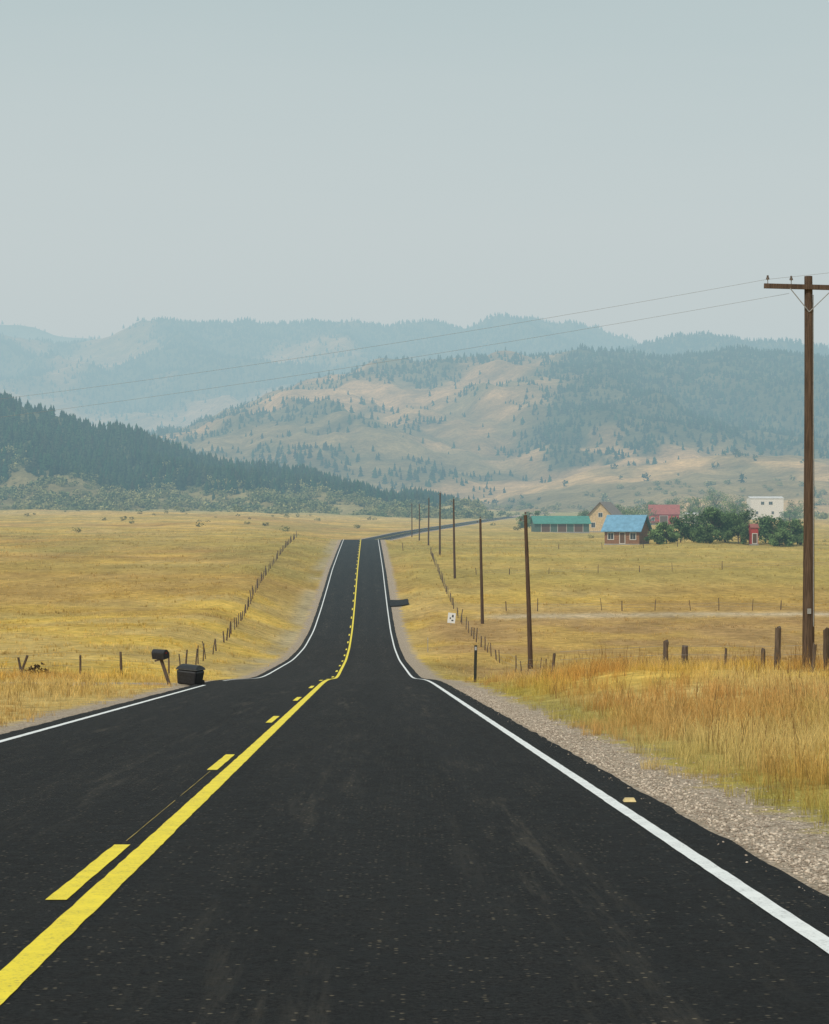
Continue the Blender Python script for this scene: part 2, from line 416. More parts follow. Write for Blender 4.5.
# ---------------------------------------------------------------- mailbox, bin, markers, sign
BLK=simple('black_plastic',(.02,.021,.024),.5,15,.4,.1,spec=.35)
MBX=simple('mailbox_paint',(.02,.02,.024),.5,15,.4,0,spec=.4)
RIM=simple('grey_plastic',(.07,.075,.075),.6,15,.3,0)
def mailbox(x,y):
    par=bpy.data.objects.new('mailbox',None);scene.collection.objects.link(par);par.location=(x,y,gz(x,y))
    b=B();b.box((0.14,0,.32),(.10,.10,1.05),0,Euler((0,math.radians(-18),0)).to_matrix());b.box((-.02,0,.82),(.42,.14,.05),0,Euler((0,math.radians(-14),0)).to_matrix())
    b.obj('post',[WOODG],parent=par)
    b=B();w,l,h=.26,.52,.17;n=10;prof_=[(-w/2,0),(w/2,0)]+[(w/2*math.cos(t),h+w/2*math.sin(t)) for t in np.linspace(0,math.pi,n)]
    R=Euler((0,-.22,math.radians(55))).to_matrix();C0=Vector((-.03,0,.85))
    vs=[R@Vector((p[0],yy,p[1]))+C0 for yy in(-l/2,l/2) for p in prof_];m=len(prof_)
    b.add(vs,[(i,(i+1)%m,m+(i+1)%m,m+i) for i in range(m)]+[tuple(range(m))[::-1],tuple(range(m,2*m))])
    b.box(R@Vector((w/2+.012,.05,h*.9))+C0,(.01,.03,.16),1,R)
    b.box(R@Vector((0,-l/2-.012,h+.02))+C0,(.05,.02,.03),1,R)
    b.obj('box',[MBX,simple('red_flag',(.3,.03,.02))],parent=par,bevel=.01)
mailbox(-8.15,64.5)
def bin_(x,y):
    par=bpy.data.objects.new('trash_bin',None);scene.collection.objects.link(par);par.location=(x,y,gz(x,y)+.0);par.rotation_euler=(0,math.radians(4),math.radians(-20))
    b=B();a0,a1=.32,.36;d0,d1=.28,.32
    vs=[(-a0,-d0,.04),(a0,-d0,.04),(a0,d0,.04),(-a0,d0,.04),(-a1,-d1,.50),(a1,-d1,.50),(a1,d1,.50),(-a1,d1,.50)]
    b.add(vs,[(3,2,1,0),(4,5,6,7),(0,1,5,4),(1,2,6,5),(2,3,7,6),(3,0,4,7)]);
    b.obj('body',[BLK],parent=par,bevel=.06)
    b=B();b.box((0,0,.53),(.74,.66,.04));b.obj('rim',[RIM],parent=par,bevel=.018)
    b=B();n=10;pr=[(-.33+.66*i/n,.552+.12*math.sin(math.pi*(.05+.9*i/n))) for i in range(n+1)]
    pr=[(-.34,.552)]+pr+[(.34,.552)]
    vs=[(xx*(1-(zz-.55)*1.3),yy,zz) for xx in(-.35,.35) for yy,zz in pr];m=len(pr)
    b.add(vs,[(i,i+1,m+i+1,m+i) for i in range(m-1)]+[tuple(range(m))[::-1],tuple(range(m,2*m)),(0,m,2*m-1,m-1)])
    b.obj('lid',[BLK],parent=par,bevel=.025)
    b=B()
    for s_ in(-.3,.3): b.cyl((s_-.03,.3,.09),(s_+.03,.3,.09),.1,.1,14)
    b.cyl((-.3,.3,.09),(.3,.3,.09),.015,.015,8);b.obj('wheels',[BLK],parent=par)
    b=B();b.cyl((-.25,.40,.54),(.25,.40,.54),.018,.018,8);b.cyl((-.25,.3,.5),(-.25,.40,.54),.018,.018,8);b.cyl((.25,.3,.5),(.25,.40,.54),.018,.018,8);b.obj('handle',[BLK],parent=par)
bin_(-7.15,63.6)
b=B();b.box((0,0,.62),(.10,.03,1.35),0);b.box((0,-.017,1.18),(.075,.006,.12),1);b.cyl((0,0,-.3),(0,0,.1),.03,.03,8,0)
ob=b.obj('delineator_post',[simple('dark_post_paint',(.03,.035,.03),.7),simple('reflector_white',(.45,.45,.45),.3)]);ob.location=(2.12,70,gz(2.12,70));ob.rotation_euler=(0,.02,.1)
b=B();b.box((0,0,.5),(.04,.03,1.2),0);b.box((0,-.02,.95),(.03,.006,.1),1)
ob=b.obj('delineator_post',[METAL,simple('reflector_white2',(.6,.6,.6),.3)]);ob.location=(1.0,150,gz(1.0,150))
par=bpy.data.objects.new('road_sign',None);scene.collection.objects.link(par);par.location=(3.35,187,gz(3.35,187)-.45);par.rotation_euler=(0,math.radians(6),math.radians(8))
b=B();b.box((0,.03,.5),(.06,.05,1.7));b.obj('post',[METAL],parent=par)
b=B();b.box((0,0,1.15),(.72,.012,.95));b.obj('plate',[simple('sign_white',(.75,.76,.76),.45,4,.08,0)],parent=par,bevel=.003)
b=B();b.box((.10,-.009,1.33),(.16,.004,.22));b.box((-.12,-.009,1.12),(.12,.004,.16));b.box((.1,-.009,.92),(.2,.004,.12));b.obj('lettering',[BLK],parent=par)
b=B();b.add([(-.055,-.05,0),(.055,-.05,0),(.055,.05,0),(-.055,.05,0),(-.04,-.02,.03),(.04,-.02,.03),(.04,.02,.03),(-.04,.02,.03)],[(0,1,5,4),(1,2,6,5),(2,3,7,6),(3,0,4,7),(4,5,6,7)])
ob=b.obj('road_marker',[simple('marker_plastic',(.55,.42,.2),.5)],bevel=.004);ob.location=(XC(17.3)+3.74,17.3,float(RZ(17.3))+.006)

# ---------------------------------------------------------------- buildings
GLS,nt_,bb=newmat('window_glass');bb.inputs['Base Color'].default_value=(.03,.04,.05,1);bb.inputs['Roughness'].default_value=.12
TRIM=simple('trim_white',(.6,.6,.57),.7,4,.1,0)
CONC=simple('foundation_concrete',(.3,.29,.27),.9,4,.2,.2)
def siding(name,col,period,vertical=False):
    m,nt,b=newmat(name);v=objc(nt);sep=N(nt,'ShaderNodeSeparateXYZ');nt.links.new(v,sep.inputs[0])
    ax=mth(nt,'ADD',sep.outputs['X'],sep.outputs['Y']) if vertical else sep.outputs['Z']
    w=mth(nt,'ABSOLUTE',mth(nt,'SINE',mth(nt,'MULTIPLY',ax,math.pi/period)))
    f=noise_node(nt,3,5,v)
    c=mixc(nt,mr(nt,f,.3,.7,0,1),tuple(x*.7 for x in col),tuple(min(1,x*1.2) for x in col))
    c=mixc(nt,mr(nt,w,0,.35,.65,0),c,tuple(x*.3 for x in col))
    nt.links.new(c,b.inputs['Base Color']);b.inputs['Roughness'].default_value=.8;bump(nt,b,w,.5,.05);return m
def roofmat(name,col):
    m,nt,b=newmat(name);v=objc(nt);sep=N(nt,'ShaderNodeSeparateXYZ');nt.links.new(v,sep.inputs[0])
    w=mth(nt,'ABSOLUTE',mth(nt,'SINE',mth(nt,'MULTIPLY',sep.outputs['X'],math.pi/.6)))
    f=noise_node(nt,1.2,5,v)
    c=mixc(nt,mr(nt,f,.3,.7,0,1),tuple(x*.75 for x in col),tuple(min(1,x*1.15) for x in col))
    nt.links.new(c,b.inputs['Base Color']);b.inputs['Roughness'].default_value=.55;bump(nt,b,w,.4,.05);return m
def house(name,x,y,rot,w,d,h,rh,wall,roof,openings,over=.5,chim=None,z=None):
    par=bpy.data.objects.new(name,None);scene.collection.objects.link(par);par.location=(x,y,gz(x,y) if z is None else z);par.rotation_euler=(0,0,math.radians(rot))
    b=B();b.box((0,0,-.3),(w+.15,d+.15,1.0));b.obj('foundation',[CONC],parent=par)
    b=B();z0=.2
    vs=[]
    for sx in(-w/2,w/2): vs+=[(sx,-d/2,z0),(sx,d/2,z0),(sx,d/2,h),(sx,0,h+rh),(sx,-d/2,h)]
    b.add(vs,[(0,1,2,3,4)[::-1],(5,6,7,8,9),(0,4,9,5),(1,6,7,2),(0,5,6,1),(4,3,8,9),(3,2,7,8)]);b.obj('walls',[wall],parent=par)
    b=B();sl=rh/(d/2)
    for s in(-1,1):
        e=d/2+over;th=.18
        top=[(-w/2-over,0,h+rh+.04),(w/2+over,0,h+rh+.04),(w/2+over,s*e,h+rh+.04-sl*e),(-w/2-over,s*e,h+rh+.04-sl*e)]
        bt=[(p[0],p[1],p[2]+th) for p in top]
        if s==1: b.add(top+bt,[(0,1,2,3),(7,6,5,4),(0,4,5,1),(2,6,7,3),(1,5,6,2),(0,3,7,4)])
        else: b.add(top+bt,[(3,2,1,0),(4,5,6,7),(1,5,4,0),(3,7,6,2),(2,6,5,1),(4,7,3,0)])
    b.obj('roof',[roof],parent=par)
    fr=B();gl=B();dr=B()
    for (face,a,zc,ww,hh,kind) in openings:
        def pl(B_,off,aw,ah,th,da=0,dz=0):
            if face=='F': B_.box((a+da,-d/2-off,zc+dz),(aw,th,ah))
            elif face=='R': B_.box((w/2+off,a+da,zc+dz),(th,aw,ah))
            else: B_.box((-w/2-off,a+da,zc+dz),(th,aw,ah))
        t=.13
        pl(fr,.03,t,hh+2*t,.07,-(ww/2+t/2));pl(fr,.03,t,hh+2*t,.07,(ww/2+t/2));pl(fr,.03,ww,t,.07,0,hh/2+t/2);pl(fr,.03,ww,t,.07,0,-hh/2-t/2)
        if kind=='w':
            pl(gl,.008,ww,hh,.02);pl(fr,.025,.05,hh,.03)
        else: pl(dr,.012,ww,hh,.03)
    if fr.v: fr.obj('window_frames',[TRIM],parent=par)
    if gl.v: gl.obj('window_panes',[GLS],parent=par)
    if dr.v: dr.obj('door',[simple(name+'_door',(.12,.07,.04),.7)],parent=par)
    if chim:
        b=B();b.box((chim[0],chim[1],h+rh+.1),(.7,.7,1.8));b.box((chim[0],chim[1],h+rh+1.05),(.85,.85,.12));b.obj('chimney',[simple(name+'_chimney',(.25,.12,.09))],parent=par)
    return par
LOG=siding('log_wall',(.25,.125,.06),.35);TANW=siding('tan_siding',(.60,.47,.26),.25);REDW=siding('red_boards',(.45,.05,.04),.3,True);GRNW=siding('green_boards',(.08,.13,.10),.4,True);WHW=siding('white_siding',(.82,.82,.80),.3)
px2=lambda p,yq:(p-414.5)/2000*yq
house('log_cabin',px2(627,400),400,-24,7.2,6.6,3.0,2.7,LOG,roofmat('blue_metal_roof',(.15,.33,.48)),[('F',-2.3,1.7,1.1,1.2,'w'),('F',0.1,1.35,1.0,2.1,'d'),('F',2.3,1.7,1.1,1.2,'w'),('L',0,1.7,1.0,1.2,'w'),('L',0,3.9,.8,.8,'w')],.6)
house('green_roof_barn',px2(560,610),610,4,16.5,9,2.8,2.0,GRNW,roofmat('teal_metal_roof',(.06,.25,.20)),[('F',-5,1.4,2.6,2.4,'d'),('F',0,1.4,2.6,2.4,'d'),('F',5,1.4,2.6,2.4,'d')],.6)
house('tan_gable_house',px2(606,640),642,68,11,9.0,4.8,4.6,TANW,roofmat('brown_shingle_roof',(.20,.15,.12)),[('L',-2.4,2.2,1.2,1.5,'w'),('L',2.4,2.2,1.2,1.5,'w'),('L',0,5.4,1.3,1.3,'w'),('F',-2,2.2,1.2,1.4,'w'),('F',2,2.2,1.2,1.4,'w')],.8)
house('red_barn',px2(664,780),780,-8,11.5,10,4.2,3.4,REDW,roofmat('dark_red_roof',(.34,.09,.07)),[('F',0,1.8,3.0,3.2,'d'),('F',-4.2,2.2,1.2,1.2,'w'),('F',4.2,2.2,1.2,1.2,'w'),('L',0,4.7,1.3,1.3,'w')],.4)
house('white_trailer_house',px2(691,730),730,10,5,3,3.4,.5,WHW,roofmat('white_metal_roof',(.6,.6,.6)),[('F',-1,1.6,1.0,.8,'w'),('F',1,1.6,1.0,.8,'w')],.15)
house('white_farm_house',px2(765,880),880,3,14.6,8,9.2,.8,WHW,roofmat('pale_metal_roof',(.62,.63,.63)),[('F',-2.0,7.2,1.3,1.3,'w'),('F',1.6,7.2,1.6,1.3,'w'),('F',-4.5,3.0,1,1.2,'w'),('F',2.5,3.0,1,1.2,'w')],.2)
house('red_shed',px2(753.5,388),388,5,1.4,1.8,3.3,.6,REDW,roofmat('shed_roof',(.28,.09,.07)),[('F',0,1.25,.8,1.8,'d')],.15)

# ---------------------------------------------------------------- scatter helper
def scatter(name,templates,pos,sxy,sz,rot,cols,mat,shade=None):
    Vs=[];Fs=[];Cs=[];o=0;idx=rng.integers(0,len(templates),len(pos))
    for t,(tv,tf,tc) in enumerate(templates):
        s=np.where(idx==t)[0]
        if len(s)==0: continue
        c,sn=np.cos(rot[s])[:,None],np.sin(rot[s])[:,None]
        x=(tv[None,:,0]*c-tv[None,:,1]*sn)*sxy[s][:,None]+pos[s,0][:,None]
        y=(tv[None,:,0]*sn+tv[None,:,1]*c)*sxy[s][:,None]+pos[s,1][:,None]
        z=tv[None,:,2]*sz[s][:,None]+pos[s,2][:,None]
        Vs.append(np.stack([x,y,z],-1).reshape(-1,3));nv=len(tv)
        Fs.append((tf[None]+(np.arange(len(s))*nv)[:,None,None]+o).reshape(-1,3));o+=nv*len(s)
        Cs.append((cols[s][:,None,:]*tc[None,:,None]).reshape(-1,3))
    return mesh_np(name,np.concatenate(Vs),np.concatenate(Fs),mat,cols=np.concatenate(Cs))
def conifer(tiers,n,seed,w=.2):
    r=np.random.default_rng(seed);v=[];f=[];c=[]
    for k in range(tiers):
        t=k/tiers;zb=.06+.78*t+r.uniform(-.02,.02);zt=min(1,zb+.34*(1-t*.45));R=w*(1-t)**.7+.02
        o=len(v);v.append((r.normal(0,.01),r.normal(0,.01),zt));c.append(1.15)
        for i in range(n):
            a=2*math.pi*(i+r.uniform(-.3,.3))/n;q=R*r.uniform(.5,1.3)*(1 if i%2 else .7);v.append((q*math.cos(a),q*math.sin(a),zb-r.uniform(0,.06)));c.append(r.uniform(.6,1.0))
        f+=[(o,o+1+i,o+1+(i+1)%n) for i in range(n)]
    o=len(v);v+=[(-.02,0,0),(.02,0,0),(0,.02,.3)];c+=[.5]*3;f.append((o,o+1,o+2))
    return np.array(v),np.array(f),np.array(c)
def leafblob(n,seed,size=.14):
    r=np.random.default_rng(seed);v=[];f=[];c=[]
    for i in range(n):
        d=r.normal(size=3);d/=np.linalg.norm(d);q=r.uniform(.4,1)**.6
        p=d*q*np.array([.5,.5,.48])*(1+.25*math.sin(d[0]*5+seed)*math.cos(d[1]*4));p[2]+=.5
        o=len(v)
        for k in range(3): v.append(p+r.normal(0,size,3))
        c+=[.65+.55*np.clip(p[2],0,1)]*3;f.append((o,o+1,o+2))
    return np.array(v),np.array(f),np.array(c)
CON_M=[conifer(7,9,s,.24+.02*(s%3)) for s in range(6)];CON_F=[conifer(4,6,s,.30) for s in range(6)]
BLOB=[leafblob(60,s,.12) for s in range(5)];BLOBF=[leafblob(24,s,.2) for s in range(5)]
FOL=attrmat('conifer_foliage',.9,.4,.3);LEAF=attrmat('broadleaf_foliage',.85,1.2,.3)
scatter('dead_bush',BLOB,np.array([[-14.6,77.5,gz(-14.6,77.5)],[-14.95,77.6,gz(-14.9,77.6)],[-14.3,77.4,gz(-14.3,77.4)]]),np.array([.55,.4,.35]),np.array([.5,.35,.3]),np.zeros(3),np.array([[.05,.035,.025]]*3),attrmat('dead_twigs',.9,3,.4))

# ---------------------------------------------------------------- hills
def hill_material(name):
    m,nt,b=newmat(name);pos=geo_pos(nt);a=N(nt,'ShaderNodeAttribute',attribute_name='col').outputs['Color']
    f=noise_node(nt,.02,8,pos,.75);g=noise_node(nt,.2,5,pos,.75)
    s=mth(nt,'MULTIPLY',mr(nt,f,.3,.7,.5,1.4),mr(nt,g,.25,.75,.65,1.35))
    nt.links.new(mixc(nt,1.0,a,grey(nt,s),'MULTIPLY'),b.inputs['Base Color']);b.inputs['Roughness'].default_value=.95;b.inputs['Specular IOR Level'].default_value=.05
    bump(nt,b,f,.8,10);return m
HM=hill_material('hillside_grass')
FG=np.array([.05,.07,.035])
def make_hill(name,crest_px,Yc,Yf,mask,col_g,col_tree,ntree,treeh,temps,amp=25,seed=0,power=1.0,nx=260,nt_=90,tmin=0.02,tmax=1.06,base=-12,gf=FG,brush=0):
    C=np.array(crest_px,float);Xc=(C[:,0]-414.5)/2000*Yc;Zc=(512-C[:,1])/2000*Yc
    xs=np.linspace(Xc[0],Xc[-1],nx);ts=np.linspace(0,1.5,nt_)
    def height(X,T):
        Y=Yf+T*(Yc-Yf)
        c=np.interp(X,Xc,Zc)+(fbm(X/(Yc*.012),X*0+seed,3,seed+70)-.5)*Yc*.0035
        sh=np.where(T<1,np.clip(T,0,1)**power,1-.7*np.clip(T-1,0,1)**1.3)
        z=base+(c-base)*sh
        w=np.clip(T,0,1)*np.clip(1.15-T,0,1)*4
        rid=1-np.abs(fbm((X+.35*Y)/(Yc*.06),Y/(Yc*.16),4,seed+5)*2-1)
        z+=w*amp*(rid-.75)*1.2
        z+=w*amp*.5*(fbm(X/(Yc*.018),Y/(Yc*.03),4,seed+15)-.5)
        return Y,z
    X,T=np.meshgrid(xs,ts);Y,Z=height(X,T)
    mk=mask(414.5+2000*X/Y,T,X,Y)
    n=fbm(X/90,Y/120,4,seed+33)
    cg=lerp(col_g,np.asarray(col_g)*np.array([.66,.66,.62]),sstep(.4,.62,n))
    cg=lerp(cg,np.array([.22,.19,.09]),sstep(.45,.62,fbm(X/120,Y/180,4,seed+44))*.75)
    cl=lerp(cg,gf,np.clip(mk*1.2,0,1)*.85)
    mesh_np(name,np.stack([X,Y,Z],-1).reshape(-1,3),grid_faces(nt_,nx),HM,cols=cl.reshape(-1,3),smooth=True)
    x=rng.uniform(xs[0],xs[-1],ntree*5);t=rng.uniform(tmin,tmax,ntree*5)
    yv,zv=height(x,t);px=414.5+2000*x/yv
    pr=mask(px,t,x,yv);ok=(rng.random(len(x))<pr)&(px>-170)&(px<1000);x,yv,zv=x[ok][:ntree],yv[ok][:ntree],zv[ok][:ntree]
    k=len(x);hh=treeh*rng.uniform(.45,1.25,k)*(.75+.5*vnoise(x/60,yv/60,3))
    col=np.asarray(col_tree)[None]*rng.uniform(.65,1.45,(k,1))+rng.uniform(-.006,.014,(k,3))*np.array([1.2,1,.2])
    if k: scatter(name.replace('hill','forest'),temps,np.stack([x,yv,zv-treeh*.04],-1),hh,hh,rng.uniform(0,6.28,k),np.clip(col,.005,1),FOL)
    if brush:
        x=rng.uniform(xs[0],xs[-1],brush*3);t=rng.uniform(0,.6,brush*3);yv,zv=height(x,t);px=414.5+2000*x/yv
        ok=(px>-170)&(px<1000)&(fbm(x/30,yv/45,4,77)+.1*rng.random(len(x))-.25*np.clip(t-.3,0,1)>.46);x,yv,zv=x[ok][:brush],yv[ok][:brush],zv[ok][:brush];k=len(x)
        s=rng.uniform(1.4,4.5,k);ci=lerp(np.array([.11,.15,.06]),np.array([.30,.29,.12]),rng.random(k))
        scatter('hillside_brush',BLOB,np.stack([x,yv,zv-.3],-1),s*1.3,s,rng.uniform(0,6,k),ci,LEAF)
make_hill('far_hill',[(-400,330),(-150,322),(0,324),(35,329),(70,337),(120,345),(200,352),(600,350),(700,345),(829,342),(1000,338),(1300,345)],7600,6200,
   lambda p,t,X,Y: .9+0*p,(.2,.2,.1),(.035,.06,.035),4000,15,CON_F,30,11,gf=(.05,.07,.04))
make_hill('ridge_hill',[(-450,352),(-150,345),(0,337),(60,338),(110,335),(160,326),(210,321),(300,322),(350,320),(385,328),(420,323),(470,326),(530,316),(570,322),(600,329),(630,346),(700,372),(900,420),(1200,440)],5000,3200,
   lambda p,t,X,Y: np.clip(sstep(.38,.56,fbm(X/240,Y/420,5,91)+.3*(t-.5))*.9,.06,1),(.34,.26,.15),(.03,.05,.03),22000,11,CON_F,75,12,power=.95)
make_hill('wooded_hill',[(480,500),(560,420),(615,358),(650,343),(700,339),(740,343),(790,338),(829,345),(950,348),(1300,360)],3900,2900,
   lambda p,t,X,Y: np.clip(sstep(.30,.42,fbm(X/200,Y/300,4,95)+.25*t),.1,1),(.36,.29,.15),(.025,.045,.028),11000,11,CON_F,45,13)
def m3(p,t,X,Y):
    n=fbm(X/130,Y/200,4,101);n2=fbm(X/45,Y/70,3,102);n3=fbm(X/70,Y/50,4,107)
    right=sstep(470,590,p+120*(n-.5)*2)*sstep(.22,.42,t+.35*(n-.5))
    cl=sstep(535,560,p)*(1-sstep(640,700,p))*sstep(.1,.2,t)*(1-sstep(.5,.6,t))
    left=sstep(.46,.58,n)*.6
    crest=sstep(.8,.95,t)*sstep(.4,.55,n2)*.4
    sc=.02+.35*sstep(.52,.66,n3)
    return np.clip(np.maximum.reduce([right,cl*sstep(.35,.5,n2),left*(p<480),crest*(p>430),sc]),0,1)
make_hill('golden_hill',[(-300,470),(60,452),(150,440),(200,430),(250,409),(300,382),(350,367),(380,361),(420,366),(480,359),(520,351),(600,356),(680,361),(760,355),(829,359),(950,368),(1250,380)],2700,1500,
   m3,(.50,.345,.17),(.028,.048,.026),13000,7.8,CON_F,42,14,power=1.0,nx=320,nt_=140)
make_hill('meadow_hill',[(440,506),(520,488),(600,468),(680,459),(760,457),(829,459),(950,456),(1250,450)],1650,1150,
   lambda p,t,X,Y: .01+.3*sstep(.58,.66,fbm(X/60,Y/80,3,103)),(.56,.39,.18),(.05,.075,.035),450,5,BLOBF,10,15,brush=350)
def m5(p,t,X,Y):
    n=fbm(X/60,Y/90,4,111)
    return np.clip(sstep(.38,.56,t+.3*(n-.5))*(.7+.5*sstep(.35,.5,n)),0,1)
make_hill('pine_hill',[(-420,350),(-150,376),(0,402),(60,416),(120,436),(180,455),(240,468),(300,476),(345,491),(400,500),(470,508)],1350,960,
   m5,(.36,.31,.14),(.025,.05,.024),5200,8.0,CON_M,14,16,base=-4,gf=(.045,.07,.03),brush=2600)
k=900
x=rng.uniform(-420,420,k);y=rng.uniform(880,1150,k)
m=(fbm(x/50,y/90,3,121)+.12*(x<-40)>.52);x,y=x[m],y[m];k=len(x);s=rng.uniform(1.2,3.2,k)
ci=lerp(np.array([.11,.15,.06]),np.array([.26,.26,.10]),rng.random(k))
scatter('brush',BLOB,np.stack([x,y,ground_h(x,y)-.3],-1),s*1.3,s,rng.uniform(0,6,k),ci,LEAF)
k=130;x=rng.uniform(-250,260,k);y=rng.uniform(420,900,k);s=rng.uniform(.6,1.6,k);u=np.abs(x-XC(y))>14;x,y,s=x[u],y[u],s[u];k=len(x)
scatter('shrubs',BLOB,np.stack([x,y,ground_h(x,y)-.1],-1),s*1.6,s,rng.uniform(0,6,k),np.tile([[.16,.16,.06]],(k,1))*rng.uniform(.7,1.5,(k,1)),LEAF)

# ---------------------------------------------------------------- individual farm trees
BARK=simple('bark',(.10,.075,.055),.9,8,.4,.5)
def tree(name,x,y,h,w,col,seed,low=.12,n=2600,z=None):
    r=np.random.default_rng(seed);g=gz(x,y)
    par=bpy.data.objects.new(name,None);scene.collection.objects.link(par);par.location=(x,y,g)
    b=B();b.cyl((0,0,-.2),(0,0,h*.35),h*.03,h*.02,8);b.cyl((0,0,h*.35),(r.normal(0,.1),0,h*.75),h*.02,h*.008,7)
    cl=[]
    for i in range(int(16+w)):
        a=r.uniform(0,6.28);q=math.sqrt(r.random());zz=r.uniform(low,.9);rad=w/2*q*math.sin(math.pi*min(.95,max(.18,zz*.75+.15)))
        c=Vector((rad*math.cos(a),rad*math.sin(a),h*zz));cl.append((c,r.uniform(.13,.22)*h))
        b.cyl((0,0,h*max(.1,zz*.5)),c,h*.01,h*.003,5,cap=False)
    b.obj('trunk_and_limbs',[BARK],parent=par)
    cen=np.array([tuple(c) for c,_ in cl]);rad=np.array([q for _,q in cl]);tone=r.uniform(.55,1.5,len(cl))
    i=r.integers(0,len(cl),n);d=r.normal(size=(n,3));d/=np.linalg.norm(d,axis=1)[:,None]
    p=cen[i]+d*(rad[i]*r.uniform(.35,1.05,n)**.7)[:,None]*np.array([1.15,1.15,.85]);p[:,2]=np.maximum(p[:,2],.1)
    V=p[:,None,:]+r.normal(0,.17,(n,3,3));c=np.asarray(col)[None]*(tone[i]*r.uniform(.75,1.25,n))[:,None]
    ob=mesh_np('crown',V.reshape(-1,3),np.arange(n*3).reshape(-1,3),LEAF,cols=np.repeat(c,3,0));ob.parent=par
G1=(.09,.15,.06);G2=(.12,.185,.07);G3=(.15,.21,.08)
for i,(p,yq,h,w,c) in enumerate([(664,392,4.2,6,G2),(678,398,5.0,6.5,G1),(694,402,5.8,7,G1),(709,396,7.2,7,G1),(722,400,6.4,7,G2),(738,404,6.6,6,G2),(772,394,5.6,6,G1),(787,398,5.0,6,G2),(762,402,5.6,5,G1),(654,398,2.8,4,G2),(797,402,4.2,4,G2),(703,390,3.5,5,G2),(735,394,3.8,5,G2),(776,389,3.4,5,G2)]):
    tree('willow_tree',px2(p,yq),yq-4,h,w,c,100+i)
for i,(p,yq,h,w,c) in enumerate([(632,700,8,9,G3),(645,760,9,10,G3),(622,740,9,8,G2),(705,700,7,11,G3),(722,720,8.5,12,G3),(738,700,8,11,G3),(690,820,9,10,G3),(586,720,6,6,G2),(672,880,9,10,G2),(655,880,9,10,G2),(790,800,6,9,G2),(532,690,6,7,G2),(524,700,5,6,G2),(715,860,13,12,G3),(700,850,11,12,G2),(733,870,12,10,G3),(795,880,9,9,G3)]):
    tree('cottonwood_tree',px2(p,yq),yq,h,w,c,200+i,n=2000)

# ---------------------------------------------------------------- grass
def tuft(nb,h,spread,wid,seed,heads=False):
    r=np.random.default_rng(seed);v=[];f=[];c=[]
    for i in range(nb):
        a=r.uniform(0,6.28);q=spread*math.sqrt(r.random());bx,by=q*math.cos(a),q*math.sin(a)
        hh=h*r.uniform(.5,1.15);la=r.uniform(0,6.28);ll=hh*r.uniform(.05,.6);wa=r.uniform(0,6.28);dx,dy=wid*math.cos(wa),wid*math.sin(wa)
        tx,ty=bx+ll*math.cos(la),by+ll*math.sin(la);mx,my=bx+ll*.3*math.cos(la),by+ll*.3*math.sin(la)
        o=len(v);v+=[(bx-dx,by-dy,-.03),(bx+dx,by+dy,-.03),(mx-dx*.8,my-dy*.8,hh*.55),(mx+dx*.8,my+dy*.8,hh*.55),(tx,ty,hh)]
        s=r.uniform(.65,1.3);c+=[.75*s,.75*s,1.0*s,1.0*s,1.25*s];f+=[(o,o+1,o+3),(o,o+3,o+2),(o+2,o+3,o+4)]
        if heads and i%3==0:
            o=len(v);hx=hh*.16;v+=[(tx-dx*1.6,ty-dy*1.6,hh-hx),(tx+dx*1.6,ty+dy*1.6,hh-hx),(tx*1.02,ty*1.02,hh+hx*.5)];c+=[.8,.8,.9];f.append((o,o+1,o+2))
    return np.array(v),np.array(f),np.array(c)
GR=attrmat('dry_grass_blades',.8,0,transl=.35)
def grass(name,dens,y0,y1,u0,u1,temps,smin,smax,grow=0,tint=None,pxm=60,seedn=0,thr=.0):
    area_w=u1-u0;n=int(dens*(y1-y0)*area_w)
    y=rng.uniform(y0,y1,n);u=rng.uniform(u0,u1,n);x=u+XC(y);px=414.5+2000*x/np.maximum(y,1)
    ok=(px>-pxm-60)&(px<829+pxm+60)&(fbm(x/2.2,y/3.5,3,200+seedn)+rng.uniform(-.15,.15,n)>thr)
    au=np.abs(u)
    ok&=au>(np.where(u>0,4.95,4.6)+(fbm(x/.9,y/1.5,3,210)-.5)*1.1)
    ok&=~((u<0)&(np.abs(y-66)<2.0)&(rng.random(n)<.93))
    x,y,u=x[ok],y[ok],u[ok];k=len(x)
    s=rng.uniform(smin,smax,k)*(.4+1.1*fbm(x/3,y/4,3,220));s*=1-.45*(np.abs(u)<5.7)
    c=field_col(x,y)*rng.uniform(.75,1.25,(k,1))*1.05
    hl=fbm(x/4,y/6,3,230);c=lerp(c,np.array([.80,.60,.26]),sstep(.45,.65,hl)*.6)
    if tint is not None: c=lerp(c,np.array(tint[0]),sstep(tint[1],tint[1]+.12,fbm(x/2.5,y/5,3,240))*tint[2])
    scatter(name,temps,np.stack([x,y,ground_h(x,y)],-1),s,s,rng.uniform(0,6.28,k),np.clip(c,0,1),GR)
    return k
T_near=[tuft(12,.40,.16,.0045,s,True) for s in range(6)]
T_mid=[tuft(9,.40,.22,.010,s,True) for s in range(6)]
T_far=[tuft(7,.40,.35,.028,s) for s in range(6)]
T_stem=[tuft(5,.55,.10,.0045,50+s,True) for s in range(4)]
ORG=(.60,.31,.10)
k1=grass('verge_grass',26,11,34,4.4,13,T_near,.35,1.0,tint=(ORG,.5,.45))
k2=grass('tall_grass',13,30,70,4.4,22,T_near,.4,.95,tint=(ORG,.48,.7),seedn=1,thr=.36)
k3=grass('field_grass',10,24,78,-22,-4.3,T_mid,.3,.75,tint=(ORG,.5,.4),seedn=2,thr=.36)
k4=grass('pasture_grass',1.5,74,230,-58,-4.3,T_far,.25,.6,seedn=3,thr=.46)
k5=grass('meadow_grass',1.2,78,230,4.3,56,T_far,.25,.55,seedn=4,thr=.47)
